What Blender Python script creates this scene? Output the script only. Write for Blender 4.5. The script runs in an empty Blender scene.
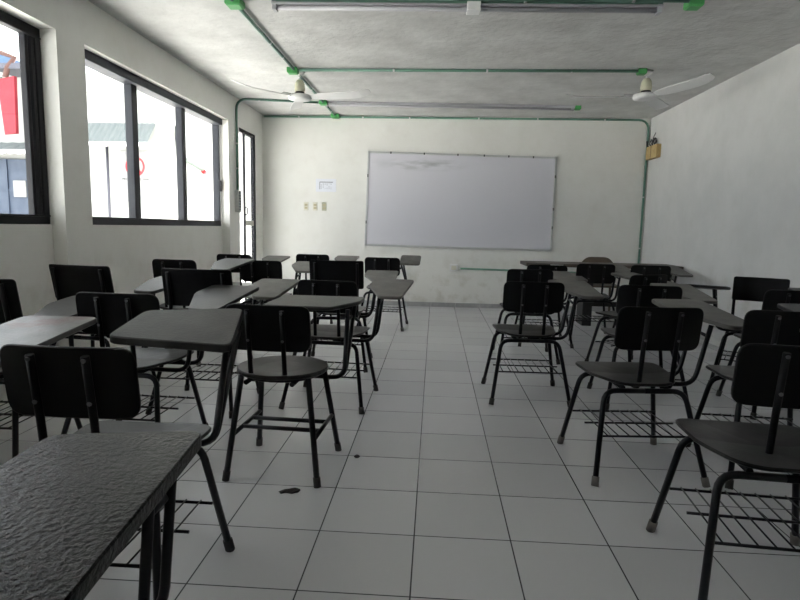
import bpy, bmesh, math, random
from mathutils import Vector, Matrix
random.seed(4)
SC = bpy.context.scene
COL = SC.collection
R = math.radians

# ------------------------------------------------------------------ helpers
def fillet(pts, r, n=5, closed=False):
    pts = [Vector(p) for p in pts]
    out = []
    N = len(pts)
    for i, p in enumerate(pts):
        if not closed and i in (0, N - 1):
            out.append(p); continue
        a, b = pts[i - 1], pts[(i + 1) % N]
        da, db = (a - p), (b - p)
        rr = min(r, da.length * .45, db.length * .45)
        if rr < 1e-5 or da.normalized().dot(db.normalized()) < -.999:
            out.append(p); continue
        s, e = p + da.normalized() * rr, p + db.normalized() * rr
        for k in range(n + 1):
            t = k / n
            out.append(s * (1 - t) ** 2 + p * 2 * t * (1 - t) + e * t * t)
    return out

def tube(bm, pts, r, fil=0, seg=10, cap=True):
    pts = fillet(pts, fil) if fil else [Vector(p) for p in pts]
    rings = []
    up = None
    for i, p in enumerate(pts):
        if i == 0: t = pts[1] - pts[0]
        elif i == len(pts) - 1: t = pts[-1] - pts[-2]
        else: t = (pts[i + 1] - p).normalized() + (p - pts[i - 1]).normalized()
        t.normalize()
        if up is None:
            up = Vector((0, 0, 1)) if abs(t.z) < .9 else Vector((0, 1, 0))
        s = t.cross(up).normalized(); up = s.cross(t).normalized()
        rings.append([bm.verts.new(p + (s * math.cos(a) + up * math.sin(a)) * r)
                      for a in [2 * math.pi * k / seg for k in range(seg)]])
    for a, b in zip(rings, rings[1:]):
        for k in range(seg):
            f = bm.faces.new((a[k], a[(k + 1) % seg], b[(k + 1) % seg], b[k])); f.smooth = True
    if cap:
        bm.faces.new(list(reversed(rings[0]))); bm.faces.new(rings[-1])

def box(bm, x0, x1, y0, y1, z0, z1):
    v = [bm.verts.new((x, y, z)) for x in (x0, x1) for y in (y0, y1) for z in (z0, z1)]
    for f in ((0, 1, 3, 2), (4, 6, 7, 5), (0, 4, 5, 1), (2, 3, 7, 6), (0, 2, 6, 4), (1, 5, 7, 3)):
        bm.faces.new([v[i] for i in f])

def prism(bm, pts, fn_top, th):
    """closed outline (x, y) -> slab; fn_top(x, y) is the top height, th the thickness; edges softened"""
    n = len(pts)
    cx = sum(p[0] for p in pts) / n; cy = sum(p[1] for p in pts) / n
    def ring(inset, dz):
        out = []
        for x, y in pts:
            d = Vector((cx - x, cy - y)); d.normalize()
            X, Y = x + d.x * inset, y + d.y * inset
            out.append(bm.verts.new((X, Y, fn_top(X, Y) - dz)))
        return out
    e = min(.004, th * .3)
    rs = [ring(e * 1.2, 0), ring(0, e), ring(0, th - e), ring(e * 1.2, th)]
    for a, b in zip(rs, rs[1:]):
        for k in range(n):
            bm.faces.new((a[k], b[k], b[(k + 1) % n], a[(k + 1) % n]))
    # inner ring grid towards the centre so the slab can dish
    prev_t, prev_b = rs[0], rs[3]
    for t in (.5,):
        nt, nb = [], []
        for x, y in pts:
            X, Y = x + (cx - x) * t, y + (cy - y) * t
            nt.append(bm.verts.new((X, Y, fn_top(X, Y)))); nb.append(bm.verts.new((X, Y, fn_top(X, Y) - th)))
        for k in range(n):
            bm.faces.new((prev_t[k], prev_t[(k + 1) % n], nt[(k + 1) % n], nt[k]))
            bm.faces.new((prev_b[(k + 1) % n], prev_b[k], nb[k], nb[(k + 1) % n]))
        prev_t, prev_b = nt, nb
    ct = bm.verts.new((cx, cy, fn_top(cx, cy))); cb = bm.verts.new((cx, cy, fn_top(cx, cy) - th))
    for k in range(n):
        bm.faces.new((prev_t[k], prev_t[(k + 1) % n], ct)); bm.faces.new((prev_b[(k + 1) % n], prev_b[k], cb))

def lathe(bm, prof, seg=20, c=(0, 0, 0)):
    rings = []
    for r, z in prof:
        rings.append([bm.verts.new((c[0] + r * math.cos(2 * math.pi * k / seg), c[1] + r * math.sin(2 * math.pi * k / seg), c[2] + z)) for k in range(seg)])
    for a, b in zip(rings, rings[1:]):
        for k in range(seg):
            f = bm.faces.new((a[k], a[(k + 1) % seg], b[(k + 1) % seg], b[k])); f.smooth = True
    bm.faces.new(list(reversed(rings[0]))); bm.faces.new(rings[-1])

def mesh(name, bm, mat):
    bmesh.ops.recalc_face_normals(bm, faces=bm.faces)
    me = bpy.data.meshes.new(name); bm.to_mesh(me); bm.free()
    if mat: me.materials.append(mat)
    return me

def obj(name, me, parent=None, loc=None):
    o = bpy.data.objects.new(name, me); COL.objects.link(o)
    if parent: o.parent = parent
    if loc: o.location = loc
    return o

def mk(name, fn, mat, parent=None, bevel=0):
    bm = bmesh.new(); fn(bm)
    o = obj(name, mesh(name, bm, mat), parent)
    if bevel:
        m = o.modifiers.new('bevel', 'BEVEL'); m.width = bevel; m.segments = 2; m.limit_method = 'ANGLE'
    return o

def bx(name, mat, x0, x1, y0, y1, z0, z1, parent=None, bevel=0):
    return mk(name, lambda b: box(b, x0, x1, y0, y1, z0, z1), mat, parent, bevel)

def tag(o, label, cat, group=None):
    o['label'] = label; o['category'] = cat
    if group: o['group'] = group
    return o

def thing(name, label, cat, loc=(0, 0, 0), rz=0, group=None):
    o = bpy.data.objects.new(name, None); COL.objects.link(o)
    o.empty_display_size = .05
    o.location = loc; o.rotation_euler = (0, 0, rz)
    return tag(o, label, cat, group)

def struct(o):
    o['kind'] = 'structure'; return o

# ------------------------------------------------------------------ materials
def mat(name, col, rough=.5, metal=0, spec=.5, build=None):
    m = bpy.data.materials.new(name); m.use_nodes = True
    nt = m.node_tree; b = nt.nodes['Principled BSDF']
    b.inputs['Base Color'].default_value = (*col, 1); b.inputs['Roughness'].default_value = rough
    b.inputs['Metallic'].default_value = metal; b.inputs['Specular IOR Level'].default_value = spec
    if build: build(nt, b)
    return m

def N(nt, t, **kw):
    n = nt.nodes.new(t)
    for k, v in kw.items():
        if k in n.inputs: n.inputs[k].default_value = v
        else: setattr(n, k, v)
    return n

def noise_col(nt, b, c1, c2, scale, lo=.3, hi=.7, detail=6, vec=None, rough=.6):
    tc = N(nt, 'ShaderNodeTexCoord')
    nz = N(nt, 'ShaderNodeTexNoise', Scale=scale, Detail=detail, Roughness=rough)
    src = tc.outputs['Object']
    if vec:
        mp = N(nt, 'ShaderNodeMapping'); mp.inputs['Scale'].default_value = vec
        nt.links.new(src, mp.inputs[0]); src = mp.outputs[0]
    nt.links.new(src, nz.inputs['Vector'])
    rp = N(nt, 'ShaderNodeValToRGB')
    rp.color_ramp.elements[0].position = lo; rp.color_ramp.elements[0].color = (*c1, 1)
    rp.color_ramp.elements[1].position = hi; rp.color_ramp.elements[1].color = (*c2, 1)
    nt.links.new(nz.outputs['Fac'], rp.inputs[0])
    return rp.outputs[0], tc

def bump(nt, b, scale, strength, dist=.01, detail=4):
    tc = N(nt, 'ShaderNodeTexCoord')
    nz = N(nt, 'ShaderNodeTexNoise', Scale=scale, Detail=detail)
    nt.links.new(tc.outputs['Object'], nz.inputs['Vector'])
    bp = N(nt, 'ShaderNodeBump', Strength=strength, Distance=dist)
    nt.links.new(nz.outputs['Fac'], bp.inputs['Height']); nt.links.new(bp.outputs[0], b.inputs['Normal'])

def m_noise(c1, c2, scale, bs=None, bst=.2, bd=.01, **kw):
    def f(nt, b):
        o, _ = noise_col(nt, b, c1, c2, scale, **kw)
        nt.links.new(o, b.inputs['Base Color'])
        if bs: bump(nt, b, bs, bst, bd)
    return f

M = {}
def wallmat(name, c1, c2):
    """painted plaster with scuffs that gather low on the wall"""
    def f(nt, b):
        o, tc = noise_col(nt, b, c1, c2, 2.2, lo=.35, hi=.62, detail=8)
        st, _ = noise_col(nt, b, (.72, .70, .64), (1, 1, 1), 5.5, lo=.3, hi=.5, detail=10)
        sp = N(nt, 'ShaderNodeSeparateXYZ'); nt.links.new(tc.outputs['Object'], sp.inputs[0])
        mr = N(nt, 'ShaderNodeMapRange'); mr.inputs['From Min'].default_value = .9; mr.inputs['From Max'].default_value = .2
        mr.inputs['To Min'].default_value = .12; mr.inputs['To Max'].default_value = .75
        nt.links.new(sp.outputs['Z'], mr.inputs['Value'])
        mx = N(nt, 'ShaderNodeMix', data_type='RGBA', blend_type='MULTIPLY')
        nt.links.new(mr.outputs[0], mx.inputs[0]); nt.links.new(o, mx.inputs[6]); nt.links.new(st, mx.inputs[7])
        nt.links.new(mx.outputs[2], b.inputs['Base Color'])
        bump(nt, b, 9, .25, .008, 6)
    return mat(name, c2, .75, spec=.25, build=f)
M['wall'] = wallmat('painted_plaster', (.782, .778, .745), (.816, .813, .785))
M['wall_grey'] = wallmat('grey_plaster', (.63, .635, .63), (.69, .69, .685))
M['ceil'] = mat('ceiling_stucco', (.7, .7, .68), .9, spec=.1,
                build=m_noise((.46, .46, .455), (.68, .68, .67), 2.6, 16, .5, .015, lo=.25, hi=.72, detail=10, rough=.68))

def floor_build(nt, b):
    tc = N(nt, 'ShaderNodeTexCoord')
    sp = N(nt, 'ShaderNodeSeparateXYZ'); nt.links.new(tc.outputs['Object'], sp.inputs[0])
    S = .35; ds = []; ids = []
    for ax in ('X', 'Y'):
        d = N(nt, 'ShaderNodeMath', operation='DIVIDE'); d.inputs[1].default_value = S
        nt.links.new(sp.outputs[ax], d.inputs[0])
        r = N(nt, 'ShaderNodeMath', operation='ROUND'); nt.links.new(d.outputs[0], r.inputs[0])
        s = N(nt, 'ShaderNodeMath', operation='SUBTRACT'); nt.links.new(d.outputs[0], s.inputs[0]); nt.links.new(r.outputs[0], s.inputs[1])
        a = N(nt, 'ShaderNodeMath', operation='ABSOLUTE'); nt.links.new(s.outputs[0], a.inputs[0]); ds.append(a)
        fl = N(nt, 'ShaderNodeMath', operation='FLOOR'); nt.links.new(d.outputs[0], fl.inputs[0]); ids.append(fl)
    mn = N(nt, 'ShaderNodeMath', operation='MINIMUM'); nt.links.new(ds[0].outputs[0], mn.inputs[0]); nt.links.new(ds[1].outputs[0], mn.inputs[1])
    mr = N(nt, 'ShaderNodeMapRange'); mr.inputs['From Min'].default_value = .0045; mr.inputs['From Max'].default_value = .009
    nt.links.new(mn.outputs[0], mr.inputs['Value'])
    cb = N(nt, 'ShaderNodeCombineXYZ'); nt.links.new(ids[0].outputs[0], cb.inputs[0]); nt.links.new(ids[1].outputs[0], cb.inputs[1])
    wn = N(nt, 'ShaderNodeTexWhiteNoise'); nt.links.new(cb.outputs[0], wn.inputs['Vector'])
    base, _ = noise_col(nt, b, (.54, .543, .56), (.57, .572, .588), 1.4, lo=.2, hi=.8, detail=2)
    hv = N(nt, 'ShaderNodeHueSaturation')
    vr = N(nt, 'ShaderNodeMapRange'); vr.inputs['To Min'].default_value = .93; vr.inputs['To Max'].default_value = 1.05
    nt.links.new(wn.outputs['Value'], vr.inputs['Value']); nt.links.new(vr.outputs[0], hv.inputs['Value']); nt.links.new(base, hv.inputs['Color'])
    mx = N(nt, 'ShaderNodeMix', data_type='RGBA'); mx.inputs[6].default_value = (.04, .04, .045, 1)
    nt.links.new(mr.outputs[0], mx.inputs[0]); nt.links.new(hv.outputs[0], mx.inputs[7]); nt.links.new(mx.outputs[2], b.inputs['Base Color'])
    bp = N(nt, 'ShaderNodeBump', Strength=.35, Distance=.002); nt.links.new(mr.outputs[0], bp.inputs['Height']); nt.links.new(bp.outputs[0], b.inputs['Normal'])
M['floor'] = mat('ceramic_tile', (.6, .6, .62), .25, spec=.5, build=floor_build)

M['frame'] = mat('black_tube_paint', (.003, .003, .006), .36, spec=.25)
M['back'] = mat('black_painted_plywood', (.0035, .0035, .0045), .45, spec=.16)
M['seat'] = mat('worn_black_seat', (.02, .02, .022), .33, spec=.3, build=m_noise((.004, .004, .005), (.02, .019, .018), 7, 30, .12, .004, lo=.4, hi=.7))
M['tablet'] = mat('black_painted_tablet', (.03, .03, .03), .4, spec=.3,
                  build=m_noise((.012, .012, .013), (.034, .034, .033), 9, 90, .30, .003, lo=.35, hi=.75))
def pink_build(nt, b):
    o, tc = noise_col(nt, b, (.04, .04, .04), (.12, .118, .112), 8, lo=.35, hi=.75)
    p, _ = noise_col(nt, b, (0, 0, 0), (1, 1, 1), 6.5, lo=.5, hi=.62)
    mx = N(nt, 'ShaderNodeMix', data_type='RGBA'); mx.inputs[7].default_value = (.06, .008, .01, 1)
    nt.links.new(p, mx.inputs[0]); nt.links.new(o, mx.inputs[6]); nt.links.new(mx.outputs[2], b.inputs['Base Color'])
    bump(nt, b, 90, .3, .003)
M['tablet_pink'] = mat('worn_stained_tablet', (.1, .1, .1), .35, build=pink_build)
M['tablet_wrinkled'] = mat('wrinkled_black_tablet', (.025, .025, .025), .27, spec=.16,
                  build=m_noise((.004, .004, .005), (.016, .016, .016), 7, 95, .7, .004, lo=.35, hi=.75))
M['tablet_grey'] = mat('worn_grey_tablet', (.2, .19, .17), .5,
                  build=m_noise((.06, .057, .052), (.12, .115, .105), 9, 60, .2, .003, lo=.35, hi=.75))
M['rubber'] = mat('grey_rubber', (.03, .028, .026), .8)
M['rubber_light'] = mat('worn_rubber', (.12, .11, .10), .7)
M['bolt'] = mat('steel_bolt', (.16, .16, .17), .4, .8)
M['alu_dark'] = mat('dark_bronze_aluminium', (.007, .007, .011), .5, spec=.3)
M['alu_grey'] = mat('grey_aluminium', (.028, .031, .040), .5, spec=.3)
M['alu'] = mat('aluminium', (.62, .63, .64), .4, .6)
M['glass'] = mat('window_glass', (1, 1, 1), .02)
def glass_build():
    m = bpy.data.materials.new('clear_window_glass'); m.use_nodes = True
    nt = m.node_tree; nt.nodes.clear()
    o = nt.nodes.new('ShaderNodeOutputMaterial'); t = nt.nodes.new('ShaderNodeBsdfTransparent'); t.inputs[0].default_value = (.962, .974, .97, 1)
    g = nt.nodes.new('ShaderNodeBsdfGlossy'); g.inputs['Roughness'].default_value = .02
    fr = nt.nodes.new('ShaderNodeFresnel'); fr.inputs[0].default_value = 1.3
    mx = nt.nodes.new('ShaderNodeMixShader')
    ge = nt.nodes.new('ShaderNodeNewGeometry'); ml = nt.nodes.new('ShaderNodeMath'); ml.operation = 'MULTIPLY'
    iv = nt.nodes.new('ShaderNodeMath'); iv.operation = 'SUBTRACT'; iv.inputs[0].default_value = 1
    nt.links.new(ge.outputs['Backfacing'], iv.inputs[1]); nt.links.new(fr.outputs[0], ml.inputs[0]); nt.links.new(iv.outputs[0], ml.inputs[1])
    nt.links.new(ml.outputs[0], mx.inputs[0]); nt.links.new(t.outputs[0], mx.inputs[1]); nt.links.new(g.outputs[0], mx.inputs[2]); nt.links.new(mx.outputs[0], o.inputs[0])
    return m
M['glass'] = glass_build()
M['green'] = mat('green_pvc_conduit', (.12, .25, .19), .45)
M['green_out'] = mat('dark_green_pipe', (.03, .055, .042), .5)
M['green_box'] = mat('green_plastic_box', (.08, .38, .11), .4)
M['grey_tube'] = mat('grey_lamp_housing', (.42, .42, .45), .4)
M['white_metal'] = mat('white_enamel', (.80, .80, .80), .35)
M['blade'] = mat('white_fan_blade', (.70, .70, .70), .4)
M['cream'] = mat('cream_fan_motor', (.66, .63, .48), .4)
M['tooth'] = mat('fluorescent_tube', (.75, .78, .78), .2)
M['switch'] = mat('beige_switch', (.50, .45, .30), .4)
M['plate'] = mat('ivory_plate', (.72, .70, .60), .4)
M['paper'] = mat('white_paper', (.78, .80, .86), .8)
M['ink'] = mat('grey_ink', (.20, .20, .24), .8)
M['ink_soft'] = mat('faint_ink', (.40, .41, .46), .8)
def board_build(nt, b):
    tc = N(nt, 'ShaderNodeTexCoord')
    mp = N(nt, 'ShaderNodeMapping'); mp.inputs['Scale'].default_value = (1.6, 1, 6)
    nt.links.new(tc.outputs['Object'], mp.inputs[0])
    nz = N(nt, 'ShaderNodeTexNoise', Scale=2.2, Detail=9); nt.links.new(mp.outputs[0], nz.inputs['Vector'])
    sp = N(nt, 'ShaderNodeSeparateXYZ'); nt.links.new(tc.outputs['Object'], sp.inputs[0])
    def band(out, c, w):
        s = N(nt, 'ShaderNodeMath', operation='SUBTRACT'); s.inputs[1].default_value = c; nt.links.new(out, s.inputs[0])
        a = N(nt, 'ShaderNodeMath', operation='ABSOLUTE'); nt.links.new(s.outputs[0], a.inputs[0])
        r = N(nt, 'ShaderNodeMapRange', interpolation_type='SMOOTHSTEP'); r.inputs['From Min'].default_value = w; r.inputs['From Max'].default_value = 0
        nt.links.new(a.outputs[0], r.inputs['Value']); return r.outputs[0]
    m = N(nt, 'ShaderNodeMath', operation='MULTIPLY'); nt.links.new(band(sp.outputs['Z'], 2.0, .12), m.inputs[0]); nt.links.new(band(sp.outputs['X'], -.15, .85), m.inputs[1])
    r2 = N(nt, 'ShaderNodeMapRange'); r2.inputs['From Min'].default_value = .42; r2.inputs['From Max'].default_value = .66; nt.links.new(nz.outputs['Fac'], r2.inputs['Value'])
    m2 = N(nt, 'ShaderNodeMath', operation='MULTIPLY'); nt.links.new(m.outputs[0], m2.inputs[0]); nt.links.new(r2.outputs[0], m2.inputs[1])
    m3 = N(nt, 'ShaderNodeMath', operation='MULTIPLY'); m3.inputs[1].default_value = .75; nt.links.new(m2.outputs[0], m3.inputs[0])
    mx = N(nt, 'ShaderNodeMix', data_type='RGBA'); mx.inputs[6].default_value = (.69, .685, .745, 1); mx.inputs[7].default_value = (.30, .32, .33, 1)
    nt.links.new(m3.outputs[0], mx.inputs[0]); nt.links.new(mx.outputs[2], b.inputs['Base Color'])
M['board'] = mat('whiteboard_enamel', (.66, .69, .74), .35, build=board_build)
M['table'] = mat('brown_table_laminate', (.045, .038, .034), .5, build=m_noise((.045, .035, .03), (.075, .06, .05), 8, vec=(1, 9, 1)))
M['dark'] = mat('dark_table_metal', (.012, .011, .012), .5)
M['brown'] = mat('brown_chair_wood', (.085, .065, .045), .5, build=m_noise((.07, .052, .036), (.11, .085, .06), 10, vec=(1, 1, 6)))
M['yellow'] = mat('yellow_wood', (.47, .34, .14), .6, build=m_noise((.40, .28, .10), (.56, .43, .21), 14, vec=(1, 6, 1)))
M['wire'] = mat('black_wire', (.01, .01, .012), .5)
M['debris'] = mat('dry_leaf', (.018, .014, .012), .8)
M['out_wall'] = mat('white_outer_wall', (.32, .32, .31), .8, build=m_noise((.30, .30, .29), (.34, .34, .33), 1.5))
M['ground'] = mat('concrete_yard', (.66, .65, .62), .9, build=m_noise((.6, .59, .57), (.70, .69, .67), 2))
M['awning'] = mat('grey_awning', (.12, .135, .135), .7, build=m_noise((.10, .12, .12), (.15, .165, .165), 6, vec=(6, 1, 1)))
M['awning_trim'] = mat('white_awning_trim', (.85, .85, .85), .7)
M['pole'] = mat('grey_pole', (.06, .06, .08), .5)
M['sign'] = mat('white_sign_board', (.22, .22, .22), .5)
M['sign_red'] = mat('red_sign_paint', (.42, .012, .02), .5)
M['sign_ink'] = mat('black_sign_paint', (.012, .012, .016), .5)
M['red'] = mat('red_cloth', (.25, .010, .02), .7, build=m_noise((.22, .009, .018), (.28, .013, .027), 3))
M['bluegrey'] = mat('blue_grey_shutter', (.04, .06, .11), .6, build=m_noise((.03, .045, .08), (.07, .09, .13), 4, vec=(2, 1, 1)))
M['blueroof'] = mat('blue_roof', (.05, .10, .19), .5)
M['rust'] = mat('rusty_metal', (.08, .035, .028), .7)

# ------------------------------------------------------------------ room
XL, XR, YB, YF, H = -2.433, 2.923, 6.519, -2.6, 2.654
XW = -2.53                # wall plane in the window bays, set back from the columns
XO = -2.64                # outer face
struct(bx('floor', M['floor'], XO, XR + .2, YF - .2, YB + .2, -.12, 0))
struct(bx('ceiling', M['ceil'], XO, XR + .2, YF - .2, YB + .2, H, H + .15))
struct(bx('wall_back', M['wall'], XO, XR + .2, YB, YB + .2, 0, H))
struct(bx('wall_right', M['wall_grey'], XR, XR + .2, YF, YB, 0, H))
struct(bx('wall_rear', M['wall'], XO, XR + .2, YF - .2, YF, 0, H))
SILL, HEAD = 1.09, 2.34
XD = -2.54                # outer face of the thin wall round the door
D0, D1, DH = 5.54, 6.20, 2.32
BAYS = [(-.95, 2.10), (2.40, 5.18)]
def left_wall(b):
    for y0, y1 in BAYS:
        box(b, XO, XW, y0, y1, 0, SILL)
    box(b, XO, XL, YF, 5.18, HEAD, H); box(b, XD, XL, 5.18, D0, HEAD, H)
    for y0, y1 in ((YF, -.95), (2.10, 2.40)):
        box(b, XO, XL, y0, y1, 0, HEAD)
    box(b, XD, XL, 5.18, D0, 0, HEAD)
    box(b, XD, XL, D0, D1 , DH, H)
    box(b, XD, XL, D1, YB, 0, H)
struct(mk('wall_left', left_wall, M['wall']))
struct(bx('added_shade_slab', M['out_wall'], -3.75, XO, YF, 4.6, 2.78, 2.9))  # unseen slab added outside to cut daylight at the nearer windows
def base(b):
    x = XL
    while x < XR - .01:
        x1 = min(x + .347, XR)
        box(b, x, x1, YB - .012, YB, 0, .062); x = x1 + .003
struct(mk('baseboard_back', base, mat('grey_skirting_tile', (.38, .38, .39), .35, build=m_noise((.33, .33, .34), (.45, .45, .45), 8))))
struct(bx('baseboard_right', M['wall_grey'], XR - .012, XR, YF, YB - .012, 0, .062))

# windows (setting) -------------------------------------------------
def window(n, y0, y1, mull, grey, wide=.05, tracks=0):
    root = bpy.data.objects.new('window_%d' % n, None); COL.objects.link(root); struct(root)
    fm = M['alu_grey'] if grey else M['alu_dark']
    x0, x1 = XW - .085, XW - .01
    def fr(b):
        box(b, x0, x1, y0, y1, SILL, SILL + .05)
        box(b, x0, x1, y0, y1, HEAD - .055, HEAD)
        if grey: box(b, x0, XL - .06, y0, y1 - .03, HEAD - .07, HEAD)
        box(b, x0, x1, y0, y0 + wide, SILL, HEAD)
        box(b, x0, x1, y1 - wide, y1, SILL, HEAD)
        box(b, x0 + .03, x1 + .006, y0, y1, SILL + .05, SILL + .062)
        box(b, x0 + .03, x1 + .006, y0, y1, HEAD - .068, HEAD - .055)
        for k in range(tracks):
            box(b, x0 + .015, x1 - .006 - .012 * k, y1 - wide - .035 - .038 * k, y1 - wide - .006 - .038 * k, SILL + .05, HEAD - .055)
    mk('window_frame', fr, fm, root, .004)
    for m in mull:
        mk('mullion', lambda b: box(b, x0 + .01, x1 + .002, m - .045, m + .045, SILL + .04, HEAD - .05), fm, root, .004)
    mk('pane', lambda b: box(b, XW - .052, XW - .047, y0 + .03, y1 - .03, SILL + .03, HEAD - .03), M['glass'], root)
    return root
window(1, -.95, 2.10, [.05, 1.02], False, .05, 2)
w2 = window(2, 2.40, 5.18, [3.25, 4.20], True, .045)
mk('latch', lambda b: box(b, XW - .012, XW + .012, 5.135, 5.165, 1.5, 1.63), M['alu_dark'], w2, .003)

# door by the corner: narrow glazed leaf in a dark frame --------------
d = bpy.data.objects.new('door_1', None); COL.objects.link(d); struct(d)
def dfr(b):
    box(b, XL - .05, XL - .004, D1 - .07, D1, 0, DH)
    box(b, XL - .05, XL - .004, D0, D1, DH - .05, DH)
mk('door_frame', dfr, M['alu_dark'], d, .004)
mk('door_stile', lambda b: box(b, XL - .035, XL - .008, 5.765, 5.80, 0, DH - .02), M['alu_dark'], d, .004)
mk('door_rail', lambda b: box(b, XL - .035, XL - .010, 5.80, D1 - .07, 1.10, 1.17), mat('pale_rail', (.62, .61, .56), .4), d, .004)
mk('door_rail', lambda b: box(b, XL - .035, XL - .010, 5.80, D1 - .07, .02, .12), M['alu_grey'], d, .004)
mk('pane', lambda b: box(b, XL - .025, XL - .02, 5.80, D1 - .07, .12, DH - .05), M['glass'], d)
mk('door_handle', lambda b: tube(b, [(XL - .01, 5.78, 1.24), (XL + .02, 5.78, 1.25), (XL + .02, 5.78, 1.33), (XL - .01, 5.78, 1.34)], .007, .01), M['alu_dark'], d)

# ------------------------------------------------------------------ whiteboard and small wall things
def bq(u, v):   # a bilinear point on the slightly crooked board
    A, B_, C_, D_ = Vector((-.945, 0, .862)), Vector((1.672, 0, .842)), Vector((1.680, 0, 2.112)), Vector((-.913, 0, 2.158))
    return A * (1 - u) * (1 - v) + B_ * u * (1 - v) + C_ * u * v + D_ * (1 - u) * v
wb = thing('whiteboard', 'large white dry-erase board with smudges hung on the back wall', 'whiteboard', (0, YB, 0))
def panel(b):
    f = [b.verts.new(bq(u, v) + Vector((0, -.018, 0))) for u, v in ((0, 0), (1, 0), (1, 1), (0, 1))]
    k = [b.verts.new(bq(u, v) + Vector((0, -.003, 0))) for u, v in ((0, 0), (1, 0), (1, 1), (0, 1))]
    b.faces.new(f); b.faces.new(k)
    for i in range(4): b.faces.new((f[i], f[(i + 1) % 4], k[(i + 1) % 4], k[i]))
mk('board_panel', panel, M['board'], wb)
cs = [bq(0, 0), bq(1, 0), bq(1, 1), bq(0, 1)]
def bframe(b):
    for i in range(4):
        a, c = cs[i], cs[(i + 1) % 4]
        t = (c - a).normalized(); n = Vector((-t.z, 0, t.x))
        vs = []
        for p in (a - t * .012, c + t * .012):
            for y in (-.024, -.002):
                for s in (-.012, .014):
                    vs.append(b.verts.new(p + n * s + Vector((0, y, 0))))
        for f in ((0, 1, 3, 2), (4, 6, 7, 5), (0, 4, 5, 1), (2, 3, 7, 6), (0, 2, 6, 4), (1, 5, 7, 3)): b.faces.new([vs[j] for j in f])
mk('board_frame', bframe, M['alu'], wb)
for u, v in ((.12, 1), (.3, 1), (.48, 1), (.62, 1), (.75, 1), (.88, 1), (0, .75), (0, .25), (1, .8), (1, .45), (1, .25)):
    p = bq(u, v)
    w, h = (.008, .014) if v == 1 else (.006, .02)
    mk('frame_clip', lambda b: box(b, p.x - w, p.x + w, -.027, -.001, p.z - h, p.z + h), M['sign_ink'] if u == 1 else M['alu_grey'], wb)

ns = thing('notice_sheet', 'small white printed timetable sheet taped on the wall above the switches', 'notice', (-1.52, YB, 1.69))
mk('paper', lambda b: box(b, -.145, .145, -.004, -.001, -.09, .09), M['paper'], ns)
def ink(b):
    box(b, -.09, .10, -.006, -.0042, .040, .050)
    box(b, -.092, -.085, -.006, -.0042, -.055, .05)
mk('printed_border', ink, M['ink'], ns)
def ink2(b):
    for k in range(6):
        for r in range(7):
            if random.random() < .8: box(b, -.075 + k * .028, -.075 + k * .028 + .016, -.0055, -.0042, -.05 + r * .012, -.045 + r * .012)
mk('printed_text', ink2, M['ink_soft'], ns)
for i, (x, lab) in enumerate(((-1.805, 'left one of the three beige switches on the back wall'), (-1.675, 'middle one of the three beige switches on the back wall'),
                              (-1.545, 'greenish right one of the three switches on the back wall'))):
    s = thing('light_switch', lab, 'light switch', (x, YB, 1.392), 0, 'wall switches below the notice sheet')
    mk('switch_plate', lambda b: box(b, -.034, .034, -.008, -.001, -.058, .058), M['plate'] if i < 2 else mat('greenish_plate', (.46, .47, .36), .4), s, .004)
    for z in (-.024, .018):
        mk('rocker', lambda b: box(b, -.02, .02, -.015, -.007, z - .014, z + .016), M['switch'], s, .003)
ob = thing('power_outlet', 'white outlet box low on the back wall where the short green conduit ends', 'outlet', (.325, YB, .568))
mk('outlet_box', lambda b: box(b, -.055, .055, -.045, -.001, -.05, .05), M['white_metal'], ob, .006)
mk('outlet_face', lambda b: box(b, -.035, .035, -.05, -.044, -.03, .03), M['plate'], ob, .003)

sb = thing('switch_box', 'white perforated box on the pillar below the conduit by the door', 'switch box', (XL, 5.41, 1.40))
mk('box_body', lambda b: box(b, .002, .05, -.06, .06, -.135, .135), mat('grey_white_box', (.6, .61, .59), .5), sb, .006)
def holes(b):
    for r in range(7):
        for k in range(3):
            box(b, .05, .053, -.04 + k * .03, -.025 + k * .03, -.11 + r * .034, -.095 + r * .034)
mk('box_slots', holes, M['ink'], sb)

# conduits ------------------------------------------------------------
def conduit(name, label, pts, r=.014, fil=.06, clips=(), m='green', cat='conduit', group='green conduits'):
    o = thing(name, label, cat, pts[0], 0, group)
    p0 = Vector(pts[0])
    mk('pipe', lambda b: tube(b, [Vector(p) - p0 for p in pts], r, fil), M[m], o)
    for c, n in clips:
        c = Vector(c) - p0
        def cl(b):
            if n == 'x': tube(b, [c - Vector((.009, 0, 0)), c + Vector((.009, 0, 0))], r + .004)
            if n == 'y': tube(b, [c - Vector((0, .009, 0)), c + Vector((0, .009, 0))], r + .004)
            if n == 'z': tube(b, [c - Vector((0, 0, .009)), c + Vector((0, 0, .009))], r + .004)
        mk('clip', cl, M['alu'], o)
    return o
zc = H - .021
conduit('conduit', 'green conduit running along the ceiling from front to back past the left fan', [(-1.38, -.5, zc), (-1.38, YB - .02, zc)],
        clips=[((-1.38, y, zc), 'y') for y in (1.7, 3.3, 3.7, 4.9, 6.1)])
conduit('conduit', 'green ceiling conduit running crosswise between the two fan boxes', [(-1.34, 4.14, zc), (1.95, 4.12, zc)], clips=[((x, 4.13, zc), 'x') for x in (-.4, .5, 1.3)])
conduit('conduit', 'green conduit along the top edge of the back wall bending down its right corner',
        [(XL + .03, YB - .021, 2.628), (XR - .035, YB - .021, 2.628), (XR - .035, YB - .021, .06)], fil=.14,
        clips=[((x, YB - .021, 2.628), 'x') for x in (-1.9, -1.0, -.35, .6, 1.4, 2.3)] + [((XR - .035, YB - .021, z), 'z') for z in (1.6, .9)])
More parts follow.
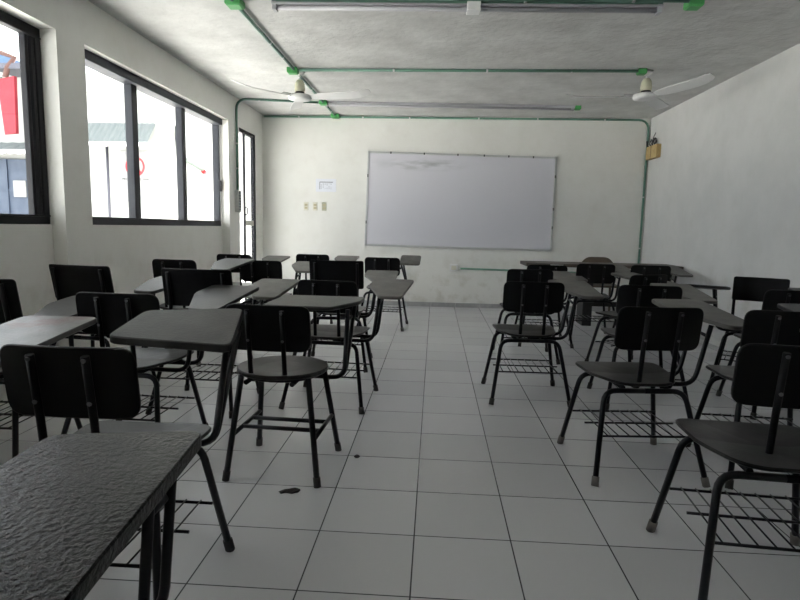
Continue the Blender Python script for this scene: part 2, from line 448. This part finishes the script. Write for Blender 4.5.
conduit('conduit', 'green conduit that leaves the ceiling at the left pillar and drops to the white box',
        [(-1.44, 5.60, zc), (XL + .017, 5.42, zc), (XL + .017, 5.42, 1.52)], fil=.13, clips=[((-2.15, 5.475, zc), 'x'), ((XL + .017, 5.42, 2.1), 'z'), ((XL + .017, 5.42, 1.8), 'z')])
conduit('conduit', 'short green conduit low on the back wall running right from the white outlet', [(.40, YB - .021, .558), (2.84, YB - .021, .532)], clips=[((.41, YB - .021, .558), 'x')])
conduit('conduit', 'green conduit over the near fluorescent lamp, at the top edge of the photo', [(-1.34, 2.355, zc), (1.66, 2.43, zc)], clips=[((x, 2.417, zc), 'x') for x in (.6, 1.3)], r=.016)
def jbox(label, x, y, w=.05, h=.045, z=None):
    o = thing('junction_box', label, 'junction box', (x, y, H if z is None else z), 0, 'green junction boxes')
    mk('box_body', lambda b: box(b, -w, w, -w, w, -h, -.001), M['green_box'], o, .006)
    mk('box_lid', lambda b: box(b, -w * .85, w * .85, -w * .85, w * .85, -h - .006, -h), M['green_box'], o, .003)
jbox('green ceiling box at the upper left where conduit meets the top of the photo', -1.38, 2.46, .055)
jbox('green ceiling box beside the left fan rod', -1.40, 4.15, .05, .05)
jbox('small green ceiling box behind the left fan', -1.38, 5.61, .05)
jbox('green box where the long ceiling conduit reaches the back wall', -1.38, 6.44, .055)
jbox('green ceiling box beside the right fan rod', 1.955, 4.13, .04)
jbox('bright green ceiling box at the right end of the near lamp', 1.715, 2.49, .05)
jbox('little green ceiling box at the right end of the far fluorescent lamp', 1.76, 5.77, .035)

# fluorescent strips
fl = thing('fluorescent_lamp', 'near ceiling strip lamp cut off by the top of the photo, with a white bracket', 'lamp', (.2, 2.462, H), R(1.4))
mk('lamp_housing', lambda b: box(b, -1.31, 1.31, -.035, .035, -.05, -.036), M['grey_tube'], fl, .003)
mk('lamp_tube', lambda b: tube(b, [(-1.28, 0, -.065), (1.28, 0, -.065)], .015), M['grey_tube'], fl)
mk('lamp_body', lambda b: box(b, -1.31, 1.31, -.02, .02, -.037, -.001), M['green'], fl)
for x in (.06,):
    mk('bracket', lambda b: box(b, x - .045, x + .045, -.05, .05, -.085, -.001), M['white_metal'], fl, .004)
for x in (-1.29, 1.29):
    mk('end_socket', lambda b: box(b, x - .015, x + .015, -.03, .03, -.085, -.03), M['grey_tube'], fl, .003)
f2 = thing('fluorescent_lamp', 'far grey ceiling strip lamp near the back wall, unlit', 'lamp', (.18, 5.69, H))
f2.rotation_euler.z = R(2.6)
mk('lamp_housing', lambda b: box(b, -1.54, 1.54, -.025, .025, -.03, -.001), M['grey_tube'], f2, .003)
mk('lamp_tube', lambda b: tube(b, [(-1.5, 0, -.044), (1.5, 0, -.044)], .014), M['grey_tube'], f2)
for x in (-1.52, 1.52):
    mk('end_socket', lambda b: box(b, x - .012, x + .012, -.02, .02, -.062, -.03), M['grey_tube'], f2, .003)

# ceiling fans ----------------------------------------------------------
def fan(label, x, y, rot, zb):
    o = thing('ceiling_fan', label, 'ceiling fan', (x, y, H), 0, 'three-blade ceiling fans')
    d = zb - H
    mk('canopy', lambda b: lathe(b, [(.02, -.045), (.05, -.02), (.055, -.001)]), M['blade'], o)
    mk('down_rod', lambda b: tube(b, [(0, 0, -.03), (0, 0, d + .14)], .011), M['white_metal'], o)
    mk('rod_cup', lambda b: lathe(b, [(.05, d + .045), (.054, d + .07), (.047, d + .13), (.03, d + .16)]), M['cream'], o)
    mk('motor_neck', lambda b: lathe(b, [(.045, d + .022), (.045, d + .046)]), M['sign_ink'], o)
    mk('motor_housing', lambda b: lathe(b, [(.06, d - .035), (.11, d - .028), (.12, d), (.11, d + .015), (.05, d + .025)]), M['blade'], o)
    for k in range(3):
        a = rot + k * R(120)
        def blade(b):
            Mx = Matrix.Rotation(a, 4, 'Z')
            prof = [(.12, .030), (.2, .052), (.3, .062), (.55, .062), (.64, .060), (.70, .052), (.74, .030)]
            tops = []
            for r, w in prof:
                for z in (.003, -.003):
                    for s in (-1, 1):
                        zz = d - .005 + z - s * .27 * w + (.0 if r < .6 else (r - .6) * .2)
                        tops.append(b.verts.new(Mx @ Vector((r, s * w, zz))))
            for i in range(len(prof) - 1):
                q = [tops[i * 4 + j] for j in range(4)]; p = [tops[i * 4 + 4 + j] for j in range(4)]
                b.faces.new((q[0], q[1], p[1], p[0])); b.faces.new((q[2], p[2], p[3], q[3]))
                b.faces.new((q[0], p[0], p[2], q[2])); b.faces.new((q[1], q[3], p[3], p[1]))
            b.faces.new((tops[0], tops[2], tops[3], tops[1])); e = tops[-4:]; b.faces.new((e[0], e[1], e[3], e[2]))
        bl = mk('blade', blade, M['blade'], o)
        def arm(b):
            Mx = Matrix.Rotation(a, 4, 'Z')
            tube(b, [Mx @ Vector((.09, 0, d + .005)), Mx @ Vector((.2, 0, d + .006))], .012)
        mk('blade_bracket', arm, M['blade'], bl)
fan('white ceiling fan at the left, in front of the doorway corner', -1.35, 4.24, R(-12), 2.40)
fan('white ceiling fan at the right, close to the right wall', 2.03, 4.20, R(295), 2.425)

# yellow wooden block with wires in the right corner ---------------------
yw = thing('wooden_block', 'yellow wooden block with black wires, high in the right back corner', 'wooden block', (2.888, 6.25, 2.09))
yw.rotation_euler.z = R(-90)
mk('block', lambda b: box(b, -.19, .17, -.03, .03, 0, .17), M['yellow'], yw, .004)
mk('block_seam', lambda b: box(b, -.02, -.012, -.033, -.029, .005, .165), M['rust'], yw)
def wires(b):
    tube(b, [(-.16, -.01, .17), (-.2, -.02, .19), (-.18, -.03, .25)], .012, .02)
    tube(b, [(-.08, -.01, .17), (-.12, -.02, .21), (-.06, -.03, .22), (-.10, 0, .26)], .008, .02)
    tube(b, [(-.06, 0, .17), (-.02, -.02, .23), (.03, 0, .27), (.05, .01, .21), (.0, 0, .19)], .011, .03)
    tube(b, [(.02, 0, .17), (.0, -.02, .26), (.03, .0, .33)], .005, .02)
    tube(b, [(-.06, -.01, .2), (.04, -.02, .24)], .014)
mk('wires', wires, M['wire'], yw)

# debris on the floor
def leaf(b):
    pts = [(-.045, .0), (-.02, .014), (.0, .012), (.02, .022), (.045, .015), (.04, -.004), (.015, -.018), (-.01, -.012), (-.03, -.022)]
    t = [b.verts.new((x, y, .006 + .006 * math.sin(40 * x + 60 * y))) for x, y in pts]
    u = [b.verts.new((x, y, .001)) for x, y in pts]
    b.faces.new(t); b.faces.new(u)
    for i in range(len(pts)): b.faces.new((t[i], t[(i + 1) % len(pts)], u[(i + 1) % len(pts)], u[i]))
tag(mk('dry_leaf', leaf, M['debris']), 'dark crumpled scrap lying on the floor tile in front of the round-seat chair', 'debris').location = (-.54, .64, 0)
c = tag(mk('crumb', lambda b: lathe(b, [(.012, 0), (.016, .005), (.008, .011)], 7), M['debris']), 'tiny dark crumb on a tile joint in the middle aisle', 'debris'); c.location = (-.305, 1.035, 0)

# ------------------------------------------------------------------ chairs
def rounded(pts, r, n=5):
    return [(p.x, p.y) for p in fillet([(x, y, 0) for x, y in pts], r, n, True)]

OUT = {
    'std': rounded([(.15, .47), (.43, .47), (.41, -.10), (.27, -.10), (.14, .25)], .035),
    'wide': rounded([(-.222, .63), (.17, .685), (.243, .325), (-.239, .37)], .04),
    'bwide': rounded([(-.14, .50), (.30, .52), (.30, .36), (.20, .14), (-.14, .14)], .03),
    'near': rounded([(.08, .465), (.365, .515), (.415, -.05), (.25, -.10), (.085, .26)], .03),
    'flip': rounded([(.12, .47), (.36, .47), (.36, .25), (.12, .25)], .03),
}
_cache = {}
def cm(key, fn, m):
    if key not in _cache:
        bm = bmesh.new(); fn(bm); _cache[key] = mesh(key if isinstance(key, str) else key[0], bm, m)
    return _cache[key]

def back_mesh(b, w, h, zt, rc, lean, sag):
    out = rounded([(-w / 2, 0), (w / 2, 0), (w / 2, h), (-w / 2, h)], rc, 6)
    # subdivide top and bottom so that the board can curve
    full = []
    for i, p in enumerate(out):
        q = out[(i + 1) % len(out)]
        full.append(p)
        if abs(p[0] - q[0]) > w * .3:
            for k in range(1, 8): full.append((p[0] + (q[0] - p[0]) * k / 8, p[1]))
    T = .013
    def P(x, z, off):
        y = -.2 + lean * (h - z) + sag * (2 * x / w) ** 2 + off
        return Vector((x, y, zt - h + z))
    n = len(full); e = .003
    def ring(off, ins):
        return [b.verts.new(P(x * (1 - ins / w * 2), h / 2 + (z - h / 2) * (1 - 2 * ins / h), off)) for x, z in full]
    rs = [ring(0, e), ring(e, 0), ring(T - e, 0), ring(T, e)]
    for a, c in zip(rs, rs[1:]):
        for k in range(n): b.faces.new((a[k], a[(k + 1) % n], c[(k + 1) % n], c[k]))
    # caps as strips between left/right mirrored pairs
    for rr in (rs[0], rs[3]):
        f = b.faces.new(rr)
    bmesh.ops.triangulate(b, faces=[f for f in b.faces if len(f.verts) > 4])

def seat_fn(x, y):
    return .440 + .10 * abs(x) ** 1.5 - .02 * max(0, .1 - abs(y)) * 2

SEAT_OUT = rounded([(-.215, .21), (.215, .21), (.20, -.04), (.13, -.205), (-.13, -.205), (-.20, -.04)], .075, 6)
SEAT_ROUND = [(.205 * math.cos(2 * math.pi * k / 36), .02 + .20 * math.sin(2 * math.pi * k / 36)) for k in range(36)]

def leg_pts(s, f, kind):
    if kind == 'brace':
        return [(s * .205, f * .205 + .05, .012), (s * .15, f * .13 + .03, .465)], 0
    y = f * .155 - .02
    return [(s * .25, f * .25 - .05, .012), (s * .185, y, .400), (0, y, .400)], .055

def chair(label, x, y, rot, kind='std', tab='std', tz=(.695, .1), tmat='tablet', hand=1, zt=None, bolts=True, rack=True, light_feet=False, bw=.392, tdx=0, tdy=0, lx=0, ly=0, bh=.203):
    """x, y: the middle of the backrest top; rot: degrees anticlockwise from facing the board"""
    a = R(rot)
    ox, oy = x - .2 * math.sin(a), y + .2 * math.cos(a)
    r = thing('tablet_arm_chair', label, 'chair', (ox, oy, 0), a, 'black tablet-arm chairs')
    zt = zt or .79
    def sh(o_):
        o_.location = (lx, ly, 0); return o_
    plain = kind == 'plain'
    w, h, rc = (.425 if bw == .392 else bw, .225 if bh == .203 else bh, .018) if plain else (bw, bh, .045)
    ux = .165 if plain else .075
    lean = .14 if not plain else .2
    bk = obj('backrest', cm(('backrest', plain, zt, bw, bh), lambda b: back_mesh(b, w, h, zt, rc, lean, .02), M['back']), r)
    if bolts and not plain:
        for s in (-1, 1):
            for dz in (.03, .15):
                obj('bolt', cm(('bolt', s, dz, zt), lambda b: tube(b, [(s * ux, -.2 + lean * dz - .018, zt - dz), (s * ux, -.2 + lean * dz - .0245, zt - dz - .001)], .0065, seg=8), M['bolt']), bk)
    rnd = kind == 'brace'; up_ = .04 if rnd else 0
    if rnd:
        sh(obj('seat', cm('seat_round', lambda b: prism(b, SEAT_ROUND, lambda x, y: .487 - .06 * max(0, .04 - (x * x + (y - .02) ** 2)) * 4, .02), M['seat']), r))
    else:
        sh(obj('seat', cm('seat', lambda b: prism(b, SEAT_OUT, seat_fn, .014), M['seat']), r))
    for s in (-1, 1):
        z1 = zt - .02
        obj('back_upright', cm(('back_upright', s, ux, zt, plain, rnd), lambda b: tube(b, [(s * ux, .02, .408 + up_), (s * ux, -.165, .408 + up_), (s * ux, -.2 + lean * .2 - .012 + (.012 if plain else 0), zt - .2), (s * ux, -.2 + lean * .02 - .012 + (.012 if plain else 0), z1)], .011, .04), M['back']), r)
        sh(obj('seat_rail', cm(('seat_rail', s, rnd), lambda b: tube(b, [(s * .1, -.175, .414 + up_), (s * .1, .16, .414 + up_)], .011), M['frame']), r))
        for f in (-1, 1):
            pts, fi = leg_pts(s, f, kind)
            lg = sh(obj('leg', cm(('leg', s, f, rnd), lambda b: tube(b, pts, .0125 if not rnd else .0135, fi), M['frame']), r))
            d = (Vector(pts[1]) - Vector(pts[0])).normalized(); p0 = Vector(pts[0])
            obj('rubber_foot', cm(('rubber_foot', s, f, rnd, light_feet), lambda b: tube(b, [p0 - d * .012, p0 + d * .03], .0165, seg=10), M['rubber_light'] if light_feet else M['rubber']), lg)
    if rnd:
        for s in (-1, 1):
            sh(obj('side_brace', cm(('side_brace', s), lambda b: tube(b, [(s * .182, -.122, .2), (s * .182, .210, .2)], .010), M['frame']), r))
            sh(obj('cross_brace', cm(('cross_brace', s), lambda b: tube(b, [(-.18, .045 + s * .06, .2), (.18, .045 + s * .06, .2)], .010), M['frame']), r))
        sh(obj('seat_ring', cm('seat_ring', lambda b: tube(b, [(.17 * math.cos(2 * math.pi * k / 24), .02 + .165 * math.sin(2 * math.pi * k / 24), .461) for k in range(25)], .011, cap=False), M['frame']), r))
    elif rack:
        def rk(b):
            for yy in (-.22, -.04, .14):
                tube(b, [(-.217, yy, .2), (.217, yy, .2)], .005, seg=6)
            for k in range(8):
                xx = -.175 + k * .05
                tube(b, [(xx, -.23, .203), (xx, .15, .203)], .003, seg=5)
        sh(obj('book_rack', cm('book_rack', rk, M['frame']), r))
    # tablet and its two bent supports
    z0, sl = tz
    tdx += .04 if tab == 'std' and hand > 0 else 0
    o = [(px + tdx, py + tdy) for px, py in OUT[tab]]
    if hand < 0: o = [(-px, py) for px, py in reversed(o)]
    ymin = min(p[1] for p in o)
    fn = lambda px, py: z0 + sl * (py - ymin)
    th = {'wide': .03, 'near': .03}.get(tab, .02)
    if tab:
        t = obj('writing_tablet', cm(('writing_tablet', tab, tz, tmat, hand, tdx, tdy), lambda b: prism(b, o, fn, th), M[tmat]), r)
        ys = {'std': (-.02, .13), 'wide': (.40, .52), 'bwide': (.20, .38), 'near': (.31, .39), 'flip': (.28, .42)}[tab]
        ys = tuple(y_ + tdy for y_ in ys)
        if hand < 0: xs = -.285
        else: xs = {'wide': .215, 'bwide': .27, 'flip': .15, 'near': .355}.get(tab, .285) + tdx * .4
        for yy in ys:
            top = fn(xs, yy) - th + .002
            yb = max(-.12, min(yy, .17)) if tab != 'near' else yy; bxx = .262 if tab != 'near' else .33
            obj('tablet_support', cm(('tablet_support', tab, tz, hand, yy, rnd, tdx), lambda b: tube(b, [(0, yb, .392), (hand * bxx, yb, .392), (xs, yy, top)], .0115 if tab != 'near' else .0095, .06), M['frame']), r)
        yy0, yy1 = ys
        obj('support_tie', cm(('support_tie', tab, tz, hand, tdx, tdy), lambda b: tube(b, [(xs * .97, yy0, fn(xs, yy0) - .075), (xs * .97, yy1, fn(xs, yy1) - .075)], .008), M['frame']), r)
    return r

# left block, from the camera to the board
chair('black chair at the left photo edge showing just its pale tablet with a reddish stain', -1.64, -.26, 3, tmat='tablet_pink', tz=(.705, .1))
chair('nearest whole backrest on the left, with a wide thick black tablet in front of it', -.928, -.206, 0, tab='wide', tz=(.695, .225), lx=.045, bw=.375, tdx=.022)
chair('black chair in the lower left corner showing only its big wrinkled glossy tablet', -.77, -1.25, 0, tab='near', tz=(.69, .03), tmat='tablet_wrinkled')
chair('black backrest cut by the left edge of the photo, below the near window', -1.99, .72, 2, 'plain', zt=.86, tdx=-.11, tz=(.665, .08))
chair('plain-backed black chair without bolts in front of the left window pillar', -2.125, 1.706, -8, 'plain', zt=.85, tz=(.70, .1))
chair('black bolted chair between the pale stained tablet and the wide thick one', -1.43, .907, -2, tz=(.715, .1), bw=.41)
chair('black round-seat chair with stretchers instead of a rack, left of the aisle', -.655, .70, -3, 'brace', 'bwide', (.738, .02), bw=.37, zt=.785, lx=.018, ly=-.035)
chair('tall plain black chair back seen just above the far edge of the wide tablet', -1.35, 1.615, -1, 'plain', zt=.852, tz=(.69, .1), tmat='tablet_grey')
chair('black aisle chair directly behind the round-seat chair, tablet jutting into the aisle', -.608, 1.796, -4, tmat='tablet_grey', bw=.375)
chair('plain high-backed black chair rising behind another backrest, left of the aisle', -.714, 2.751, 2, 'plain', zt=.855, tmat='tablet_grey', tz=(.68, .1))
chair('black bolted chair by the left wall below the large window', -2.025, 2.769, -3, zt=.83, bw=.37, tz=(.755, .1), tdx=-.04)
chair('black bolted chair in front of the glowing wall beside the doorway', -1.559, 3.544, 0, tmat='tablet_grey')
chair('farthest left black chair, just in front of the doorway', -2.149, 4.481, 0, tmat='tablet_grey')
chair('far black chair below the light switches, second from the doorway', -1.367, 4.894, 0, tmat='tablet_grey')
chair('far black chair by the aisle, its tablet tipped up below the board', -.525, 4.571, -3, tab='flip', tz=(.70, .42), tmat='tablet_grey', tdx=.02)
# right block
chair('nearest black chair on the right, cut by the right edge, large book rack below', 1.185, .135, -5, light_feet=True, tdx=.10, lx=-.07, ly=-.09)
chair('black chair at the right edge directly behind the nearest right one', 1.635, .956, -4, tdx=.05)
chair('black aisle chair of the right block with whole seat and back in view', 1.075, .965, 5, light_feet=True, tmat='tablet_grey', tdx=.06, lx=-.05)
chair('black chair at the right edge, third from the front beside the right wall', 2.273, 1.953, -4, tdx=.06)
chair('farther aisle chair of the right block with a clear view of its book rack', .697, 2.071, 1, tmat='tablet_grey', tdx=.03, lx=-.01)
chair('black chair with its back mostly hidden by the aisle chair and a long grey tablet', 1.413, 2.028, -3, tmat='tablet_grey')
chair('plain-backed black chair without bolts standing next to the right wall', 2.53, 2.853, 150, 'plain', zt=.80, tdy=-.2, bw=.36, bh=.18)
chair('black chair with flat tablet reaching towards the long table, right block middle', 1.764, 2.974, 26, tmat='tablet_grey')
chair('black chair hidden behind the farther aisle chair of the right block', .865, 3.257, 0, tmat='tablet_grey', tz=(.68, .1))
chair('black chair whose bolted back shows under the left end of the long table', 1.142, 3.95, 0, tmat='tablet_grey', tz=(.645, .05), tdx=-.03)
chair('dark chair in front of the long table below the brown chair back', 1.712, 4.328, 0, tmat='tablet_grey')
chair('dark chair at the right end of the table, tablet pointing at the wall', 2.253, 4.302, -4, tmat='tablet_grey')

# ------------------------------------------------------------------ table and teacher chair
tb = thing('table', 'long brown table across the right side in front of the back wall', 'table', (2.05, 5.35, 0))
mk('table_top', lambda b: box(b, -.93, .86, -.25, .25, .70, .74), M['table'], tb, .005)
for x in (-.17, .60):
    mk('leg', lambda b: box(b, x - .055, x + .055, -.14, .14, 0, .70), M['dark'], tb, .004)
mk('stretcher', lambda b: box(b, -.17, .60, -.02, .02, .22, .28), M['dark'], tb, .003)
tc_ = thing('wooden_chair', 'brown wooden chair whose rounded back rises behind the long table', 'chair', (2.18, 5.80, 0), R(180))
def tback(b):
    o = rounded([(-.22, 0), (.22, 0), (.235, .22), (.14, .33), (-.14, .33), (-.235, .22)], .06)
    for yy in (-.2, -.18):
        pass
    f = [b.verts.new((x, -.2 + .1 * x * x, .46 + z)) for x, z in o]; k = [b.verts.new((x, -.18 + .1 * x * x, .46 + z)) for x, z in o]
    b.faces.new(f); b.faces.new(list(reversed(k)))
    for i in range(len(o)): b.faces.new((f[i], f[(i + 1) % len(o)], k[(i + 1) % len(o)], k[i]))
mk('backrest', tback, M['brown'], tc_)
mk('seat', lambda b: prism(b, rounded([(-.21, -.2), (.21, -.2), (.22, .2), (-.22, .2)], .04), lambda x, y: .45, .025), M['brown'], tc_)
for s in (-1, 1):
    for f in (-1, 1):
        mk('leg', lambda b: tube(b, [(s * .2, f * .2, 0), (s * .18, f * .17, .43)], .016), M['brown'], tc_)
ps = tag(bx('paper_sheet', M['paper'], -.075, .075, -.005, -.001, 0, .075), 'small white paper taped to the front edge of the long table, near its left end', 'paper')
ps.location = (1.47, 5.10, .652)
bpy.context.view_layer.update()

# ------------------------------------------------------------------ outdoors
struct(bx('ground', M['ground'], -30, 12, -20, 40, -.3, -.12))
bA = thing('white_building', 'white building across the yard seen through the far window', 'building', (0, 0, -.12))
mk('facade', lambda b: box(b, -7.2, -5.0, 8.7, 20, 0, 3.9), M['out_wall'], bA)
mk('door_seam', lambda b: tube(b, [(-5.985, 8.69, 0.05), (-5.985, 8.69, 2.63)], .022), M['pole'], bA)
mk('cornice', lambda b: box(b, -7.2, -4.96, 8.66, 20, 3.55, 3.62), M['out_wall'], bA)
def awn(name, label, x0, x1, yw, z0, z1, out):
    o = thing(name, label, 'awning', (x0, yw, z0))
    def sheet(b):
        n = 40
        t, u = [], []
        for i in range(n + 1):
            x = (x1 - x0) * i / n; q = .012 * (i % 2)
            for l in (0, .012):
                (t if l == 0 else u).append((b.verts.new((x, 0, z1 - z0 + q - l)), b.verts.new((x, -out, q - l))))
        for i in range(n):
            b.faces.new((t[i][0], t[i + 1][0], t[i + 1][1], t[i][1])); b.faces.new((u[i + 1][0], u[i][0], u[i][1], u[i + 1][1]))
        for i in range(n):
            b.faces.new((t[i][1], t[i + 1][1], u[i + 1][1], u[i][1])); b.faces.new((t[i + 1][0], t[i][0], u[i][0], u[i + 1][0]))
        for i in (0, n): b.faces.new((t[i][0], t[i][1], u[i][1], u[i][0]))
    mk('awning_sheet', sheet, M['awning'], o)
    def scal(b):
        n = int((x1 - x0) / .16)
        w = (x1 - x0) / n
        for i in range(n):
            pts = [(i * w, .01), ((i + 1) * w, .01)] + [((i + .5) * w + w / 2 * math.cos(t), -.02 - .055 * math.sin(t)) for t in [math.pi * k / 8 for k in range(9)]]
            f = [b.verts.new((px, -out - .006, pz)) for px, pz in pts]; k = [b.verts.new((px, -out + .006, pz)) for px, pz in pts]
            b.faces.new(f); b.faces.new(list(reversed(k)))
            for j in range(len(pts)): b.faces.new((f[j], f[(j + 1) % len(pts)], k[(j + 1) % len(pts)], k[j]))
    mk('scalloped_trim', scal, M['awning_trim'], o)
awn('awning', 'grey corrugated awning with white scalloped trim above the no-entry sign', -7.1, -5.06, 8.7, 2.50, 2.89, .35)
sg = thing('no_entry_sign', 'white sign with a red prohibition ring on the wall below the awning', 'sign', (-5.46, 8.7, 1.95))
mk('sign_board', lambda b: box(b, -.27, .27, -.02, -.001, -.46, .46), M['sign'], sg, .003)
mk('red_ring', lambda b: tube(b, [(.165 * math.cos(2 * math.pi * k / 32), -.026, .17 + .165 * math.sin(2 * math.pi * k / 32)) for k in range(33)], .016, cap=False), M['sign_red'], sg)
mk('red_slash', lambda b: tube(b, [(-.115, -.026, .285), (.115, -.026, .055)], .014), M['sign_red'], sg)
def man(b):
    lathe(b, [(.001, .0), (.03, .03), (.001, .06)], 10, (0, -.022, .24))
    tube(b, [(0, -.022, .23), (0, -.022, .14)], .028); tube(b, [(-.01, -.022, .15), (-.04, -.022, .05)], .014); tube(b, [(.01, -.022, .15), (.04, -.022, .05)], .014)
mk('figure_symbol', man, M['sign_ink'], sg)
def text(name, body, size, m, parent, loc):
    cu = bpy.data.curves.new(name, 'FONT'); cu.body = body; cu.size = size; cu.align_x = 'CENTER'; cu.extrude = .002
    o = bpy.data.objects.new(name + '_curve', cu); COL.objects.link(o)
    bpy.context.view_layer.update()
    me = bpy.data.meshes.new_from_object(o.evaluated_get(bpy.context.evaluated_depsgraph_get()))
    bpy.data.objects.remove(o)
    me.materials.clear(); me.materials.append(m)
    t = obj(name, me, parent, loc); t.rotation_euler = (R(90), 0, 0)
    return t
text('sign_heading', 'PROHIBIDO EL PASE', .056, M['sign_ink'], sg, (0, -.023, -.075))
def lines(b):
    for z, w in ((.40, .2), (-.13, .2), (-.17, .17), (-.23, .19), (-.27, .12), (-.38, .2)):
        x = -w
        while x < w - .02:
            l = random.uniform(.02, .06); box(b, x, min(x + l, w), -.023, -.0195, z, z + .016); x += l + .015
mk('sign_small_lines', lines, M['ink'], sg)
oc = conduit('conduit', 'pale green outdoor pipe with an elbow on the white wall beyond the window', [(-4.955, 9.33, 2.95), (-4.96, 9.40, 2.42), (-4.96, 10.5, 2.26)], r=.04, fil=.15, m='green_out')
mk('lamp_fitting', lambda b: lathe(b, [(.09, -.15), (.07, 0), (.03, .06)], 12, (.03, .05, -.1)), M['pole'], oc)
mk('end_cap', lambda b: tube(b, [(0, 1.2, -.72), (0, 1.32, -.74)], .05), M['sign_red'], oc)

bC = thing('blue_roof_building', 'white building with a blue roof seen through the near window', 'building', (0, 0, -.12))
mk('house_wall', lambda b: box(b, -13, -7.2, 9.5, 15, 0, 4.25), M['out_wall'], bC)
def roof(b):
    pts = [(-14, 4.2), (-7.9, 4.2), (-9.2, 4.75), (-14, 5.4)]
    f = [b.verts.new((x, 9.3, z)) for x, z in pts]; k = [b.verts.new((x, 15, z)) for x, z in pts]
    b.faces.new(f); b.faces.new(list(reversed(k)))
    for j in range(4): b.faces.new((f[j], f[(j + 1) % 4], k[(j + 1) % 4], k[j]))
mk('roof', roof, M['blueroof'], bC)
def shut(b):
    box(b, -11, -7.9, 9.42, 9.5, .1, 2.42)
    for k in range(8): box(b, -10.9 + k * .4, -10.87 + k * .4, 9.39, 9.42, .1, 2.42)
    for z in (.8, 1.3, 1.8): box(b, -11, -7.9, 9.40, 9.42, z, z + .04)
mk('shutter', shut, M['bluegrey'], bC)
mk('white_panel', lambda b: box(b, -8.33, -8.08, 9.36, 9.40, 1.68, 2.0), M['out_wall'], bC)
mk('wall_pipe', lambda b: tube(b, [(-12, 9.45, 3.95), (-8.5, 9.45, 3.95)], .04), M['green'], bC)
awn('awning', 'low pale awning over blue shutters seen through the near window', -12, -7.3, 9.45, 2.42, 2.62, .5)
rc_ = thing('red_banner', 'red hanging banner on a bracket seen through the near window', 'banner', (-8.0, 8.9, 2.7))
def ban(b):
    n = 10
    pts = [(-.19, 1.0), (.19, 1.05), (.16, .02), (-.10, .0)]
    f = [b.verts.new((x, -.03 * math.sin(9 * x), z)) for x, z in pts]; k = [b.verts.new((x, .05, z)) for x, z in pts]
    b.faces.new(f); b.faces.new(list(reversed(k)))
    for j in range(4): b.faces.new((f[j], f[(j + 1) % 4], k[(j + 1) % 4], k[j]))
mk('cloth', ban, M['red'], rc_)
mk('bracket', lambda b: box(b, -.25, .5, -.03, .6, 1.18, 1.28), M['pole'], rc_)
mk('bracket_arm', lambda b: tube(b, [(-.15, 0, 1.5), (.2, .0, 1.38), (.05, 0, 1.2), (.0, 0, 1.03)], .05), M['rust'], rc_)

# ------------------------------------------------------------------ light
W = bpy.data.worlds.new('World'); SC.world = W; W.use_nodes = True
bg = W.node_tree.nodes['Background']; bg.inputs[0].default_value = (.93, .965, 1, 1); bg.inputs[1].default_value = 2.6
sun = bpy.data.lights.new('sun', 'SUN'); sun.energy = 32.0; sun.angle = R(3); sun.color = (1, .97, .91)
so = bpy.data.objects.new('sun', sun); COL.objects.link(so)
so.rotation_euler = Vector((-.10, -.62, -.78)).to_track_quat('-Z', 'Y').to_euler()

# ------------------------------------------------------------------ camera
cam = bpy.data.cameras.new('camera'); co = bpy.data.objects.new('camera', cam); COL.objects.link(co)
cam.sensor_width = 36; cam.lens = 567.665 / 800 * 36; cam.clip_start = .02
yw_, pt, rl = -.05864, .12703, .02129
cy, sy, cp, sp, cr, sr = math.cos(yw_), math.sin(yw_), math.cos(pt), math.sin(pt), math.cos(rl), math.sin(rl)
fw = Vector((sy * cp, cy * cp, -sp)); rt = Vector((cy, -sy, 0)); up = rt.cross(fw)
rt2 = rt * cr + up * sr; up2 = up * cr - rt * sr
m = Matrix((rt2, up2, -fw)).transposed().to_4x4(); m.translation = (.0445, -1.606, 1.119)
co.matrix_world = m
SC.camera = co
SC.view_settings.view_transform = 'Standard'; SC.view_settings.look = 'None'
SC.view_settings.gamma = 1; SC.view_settings.use_curve_mapping = False
SC.view_settings.exposure = 0.85
SC.cycles.diffuse_bounces = 8; SC.cycles.max_bounces = 12; SC.cycles.transparent_max_bounces = 16
SC.cycles.sample_clamp_indirect = 6
